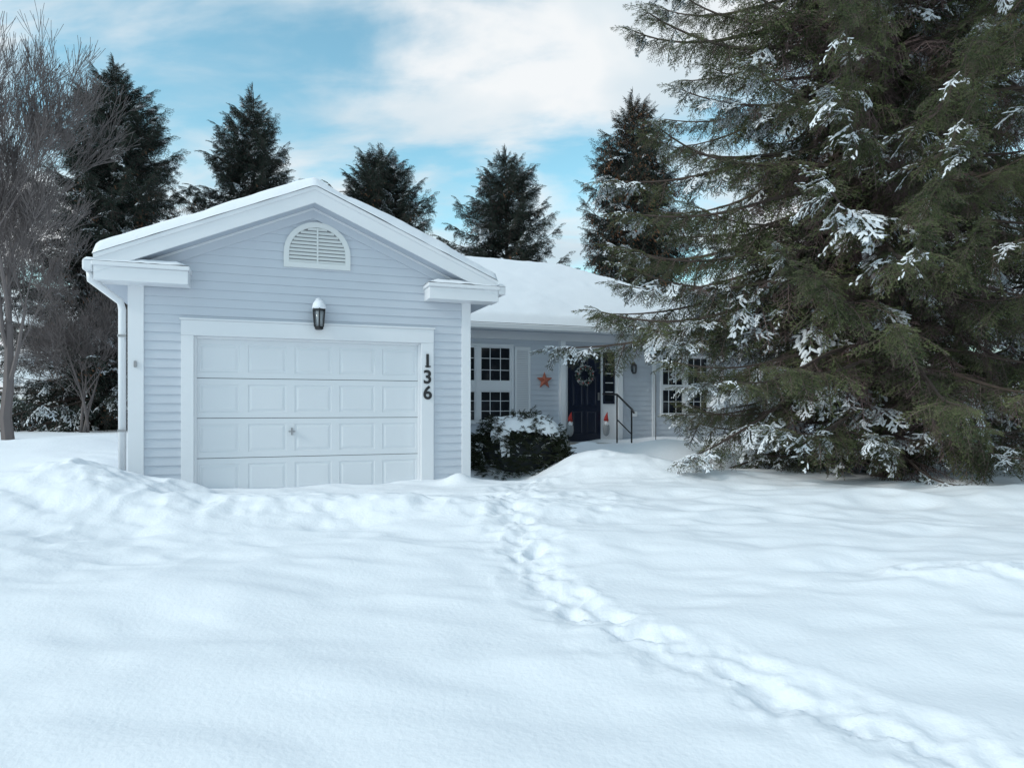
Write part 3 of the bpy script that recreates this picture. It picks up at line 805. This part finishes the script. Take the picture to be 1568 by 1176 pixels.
for i in range(14):
    th=q.uniform(0,6.283); tube(V,F,[(0,0,-.2),(.3*math.cos(th),.3*math.sin(th),.3),(.6*math.cos(th),.55*math.sin(th),.6)],[.02,.014,.006],4)
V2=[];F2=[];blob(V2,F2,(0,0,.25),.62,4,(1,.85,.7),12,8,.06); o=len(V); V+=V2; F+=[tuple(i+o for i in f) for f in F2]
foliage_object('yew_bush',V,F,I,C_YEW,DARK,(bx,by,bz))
N=90;T_=np.linspace(-1.05,1.05,N);XX,YY=np.meshgrid(T_,T_);XX=XX.ravel();YY=YY.ravel()
r3=(np.abs(XX)**3+np.abs(YY)**3)
rj=(np.abs(XX-.12)**3+np.abs(YY)**3)*(1+1.2*fbm(XX*2.2+4,YY*2.2,77,3))+.45*np.clip(-XX-.1,0,1)*(1+3*fbm(XX*5,YY*5,71,2))+.5*fbm(XX*6,YY*6,72,2)
top=RZ*np.clip(1-np.clip(r3,0,1),0.02,1)**(1/3)
lump=.10*np.sqrt(np.clip(1-rj/.72,0,1))
zz=top+lump-.05+.07*fbm(XX*3.5,YY*3.5,79,3)
i_=np.arange(N*N).reshape(N,N); f_=np.stack([i_[:-1,:-1],i_[:-1,1:],i_[1:,1:],i_[1:,:-1]],-1).reshape(-1,4)
keep=(rj[f_].max(1)<.72)
ob=grid_mesh('bush_snow_cap',np.stack([XX*RX,YY*RY,zz],1),f_[keep],SNOW)
ob.parent=bpy.data.objects['yew_bush']

# ------------------------------------------------------------------ sky + light
SE,SR=math.radians(30),math.radians(240)
w=bpy.data.worlds.new('World'); scene.world=w; w.use_nodes=True
nt=w.node_tree; N=nt.nodes; L=nt.links
bg=N['Background']; bg.inputs['Strength'].default_value=.103
sky=N.new('ShaderNodeTexSky'); sky.sky_type='NISHITA'; sky.sun_disc=False; sky.sun_elevation=SE; sky.sun_rotation=SR
sky.air_density=1.0; sky.dust_density=.6; sky.ozone_density=1.5
tc=N.new('ShaderNodeTexCoord'); sp=N.new('ShaderNodeSeparateXYZ'); L.new(tc.outputs['Generated'],sp.inputs[0])
def math_(op,a,b=None,clamp=False):
    m=N.new('ShaderNodeMath'); m.operation=op; m.use_clamp=clamp
    for i,v in enumerate((a,b)):
        if v is None: continue
        if isinstance(v,(int,float)): m.inputs[i].default_value=v
        else: L.new(v,m.inputs[i])
    return m.outputs[0]
zc=math_('MAXIMUM',sp.outputs[2],0.0); den=math_('ADD',zc,.30)
px=math_('DIVIDE',sp.outputs[0],den); py=math_('DIVIDE',sp.outputs[1],den)
cb=N.new('ShaderNodeCombineXYZ'); L.new(px,cb.inputs[0]); L.new(py,cb.inputs[1])
def noise(scale,rotz,sc,loc,detail=6,dist=.5,rough=.5):
    mp=N.new('ShaderNodeMapping'); mp.inputs['Rotation'].default_value=(0,0,math.radians(rotz)); mp.inputs['Scale'].default_value=sc; mp.inputs['Location'].default_value=loc
    L.new(cb.outputs[0],mp.inputs[0]); n=N.new('ShaderNodeTexNoise'); n.inputs['Scale'].default_value=scale; n.inputs['Detail'].default_value=detail
    n.inputs['Distortion'].default_value=dist; n.inputs['Roughness'].default_value=rough; L.new(mp.outputs[0],n.inputs['Vector']); return n.outputs['Fac']
def mapr(v,a,b,c=0,d=1):
    m=N.new('ShaderNodeMapRange'); m.interpolation_type='SMOOTHSTEP'; L.new(v,m.inputs[0])
    m.inputs[1].default_value=a;m.inputs[2].default_value=b;m.inputs[3].default_value=c;m.inputs[4].default_value=d; return m.outputs[0]
def spot(x,y,r,amp):
    dn=N.new('ShaderNodeVectorMath'); dn.operation='DISTANCE'; L.new(cb.outputs[0],dn.inputs[0]); dn.inputs[1].default_value=(x,y,0)
    return mapr(dn.outputs['Value'],0,r,amp,0)
n1=noise(2.0,-20,(1.0,1.5,1),(5.1,1.7,0),7,.35,.52); n2=noise(1.7,-25,(1,1.2,1),(9.4,4.2,0),5,.2)
n3=noise(4.0,35,(1,2.2,1),(2.4,7.2,0),6,.4,.55)
s=math_('ADD',n1,mapr(zc,.12,.34,.14,0))
s=math_('ADD',s,math_('MULTIPLY',math_('SUBTRACT',n3,.5),.32))
for a in ((.02,1.21,.42,.07),(-.62,1.05,.40,-.06),(.28,1.60,.25,-.06),(-.25,.95,.35,.04)):
    s=math_('ADD',s,spot(*a))
cl=mapr(s,.355,.63)
def mix(f,a,b):
    m=N.new('ShaderNodeMixRGB')
    for i,v in ((0,f),(1,a),(2,b)):
        if isinstance(v,tuple): m.inputs[i].default_value=(*v,1)
        elif isinstance(v,(int,float)): m.inputs[i].default_value=v
        else: L.new(v,m.inputs[i])
    return m.outputs[0]
tint=N.new('ShaderNodeMixRGB'); tint.blend_type='MULTIPLY'; tint.inputs[0].default_value=1; tint.inputs[2].default_value=(2.1,2.75,2.25,1)
L.new(sky.outputs[0],tint.inputs[1])
ccol=mix(math_('ADD',mapr(n2,.40,.62),spot(.02,1.21,.5,.6),True),(5.8,7.2,8.1),(8.8,9.1,9.3))
final=mix(cl,tint.outputs[0],ccol)
L.new(final,bg.inputs['Color'])
sun=bpy.data.lights.new('sun','SUN'); sun.energy=1.4; sun.angle=math.radians(12); sun.color=(1,.975,.94)
so=bpy.data.objects.new('sun',sun); COL.objects.link(so)
sd=Vector((math.sin(SR)*math.cos(SE),math.cos(SR)*math.cos(SE),math.sin(SE)))
so.rotation_euler=(-sd).to_track_quat('-Z','Y').to_euler(); so.location=(-10,-10,20)

# ------------------------------------------------------------------ camera
cam=bpy.data.cameras.new('camera'); cam.sensor_width=36; cam.lens=24.0; cam.shift_y=.0236; cam.clip_end=3000; cam.clip_start=.05
co_=bpy.data.objects.new('camera',cam); COL.objects.link(co_); co_.location=(0,0,1.2); co_.rotation_euler=(math.pi/2,0,0)
scene.camera=co_
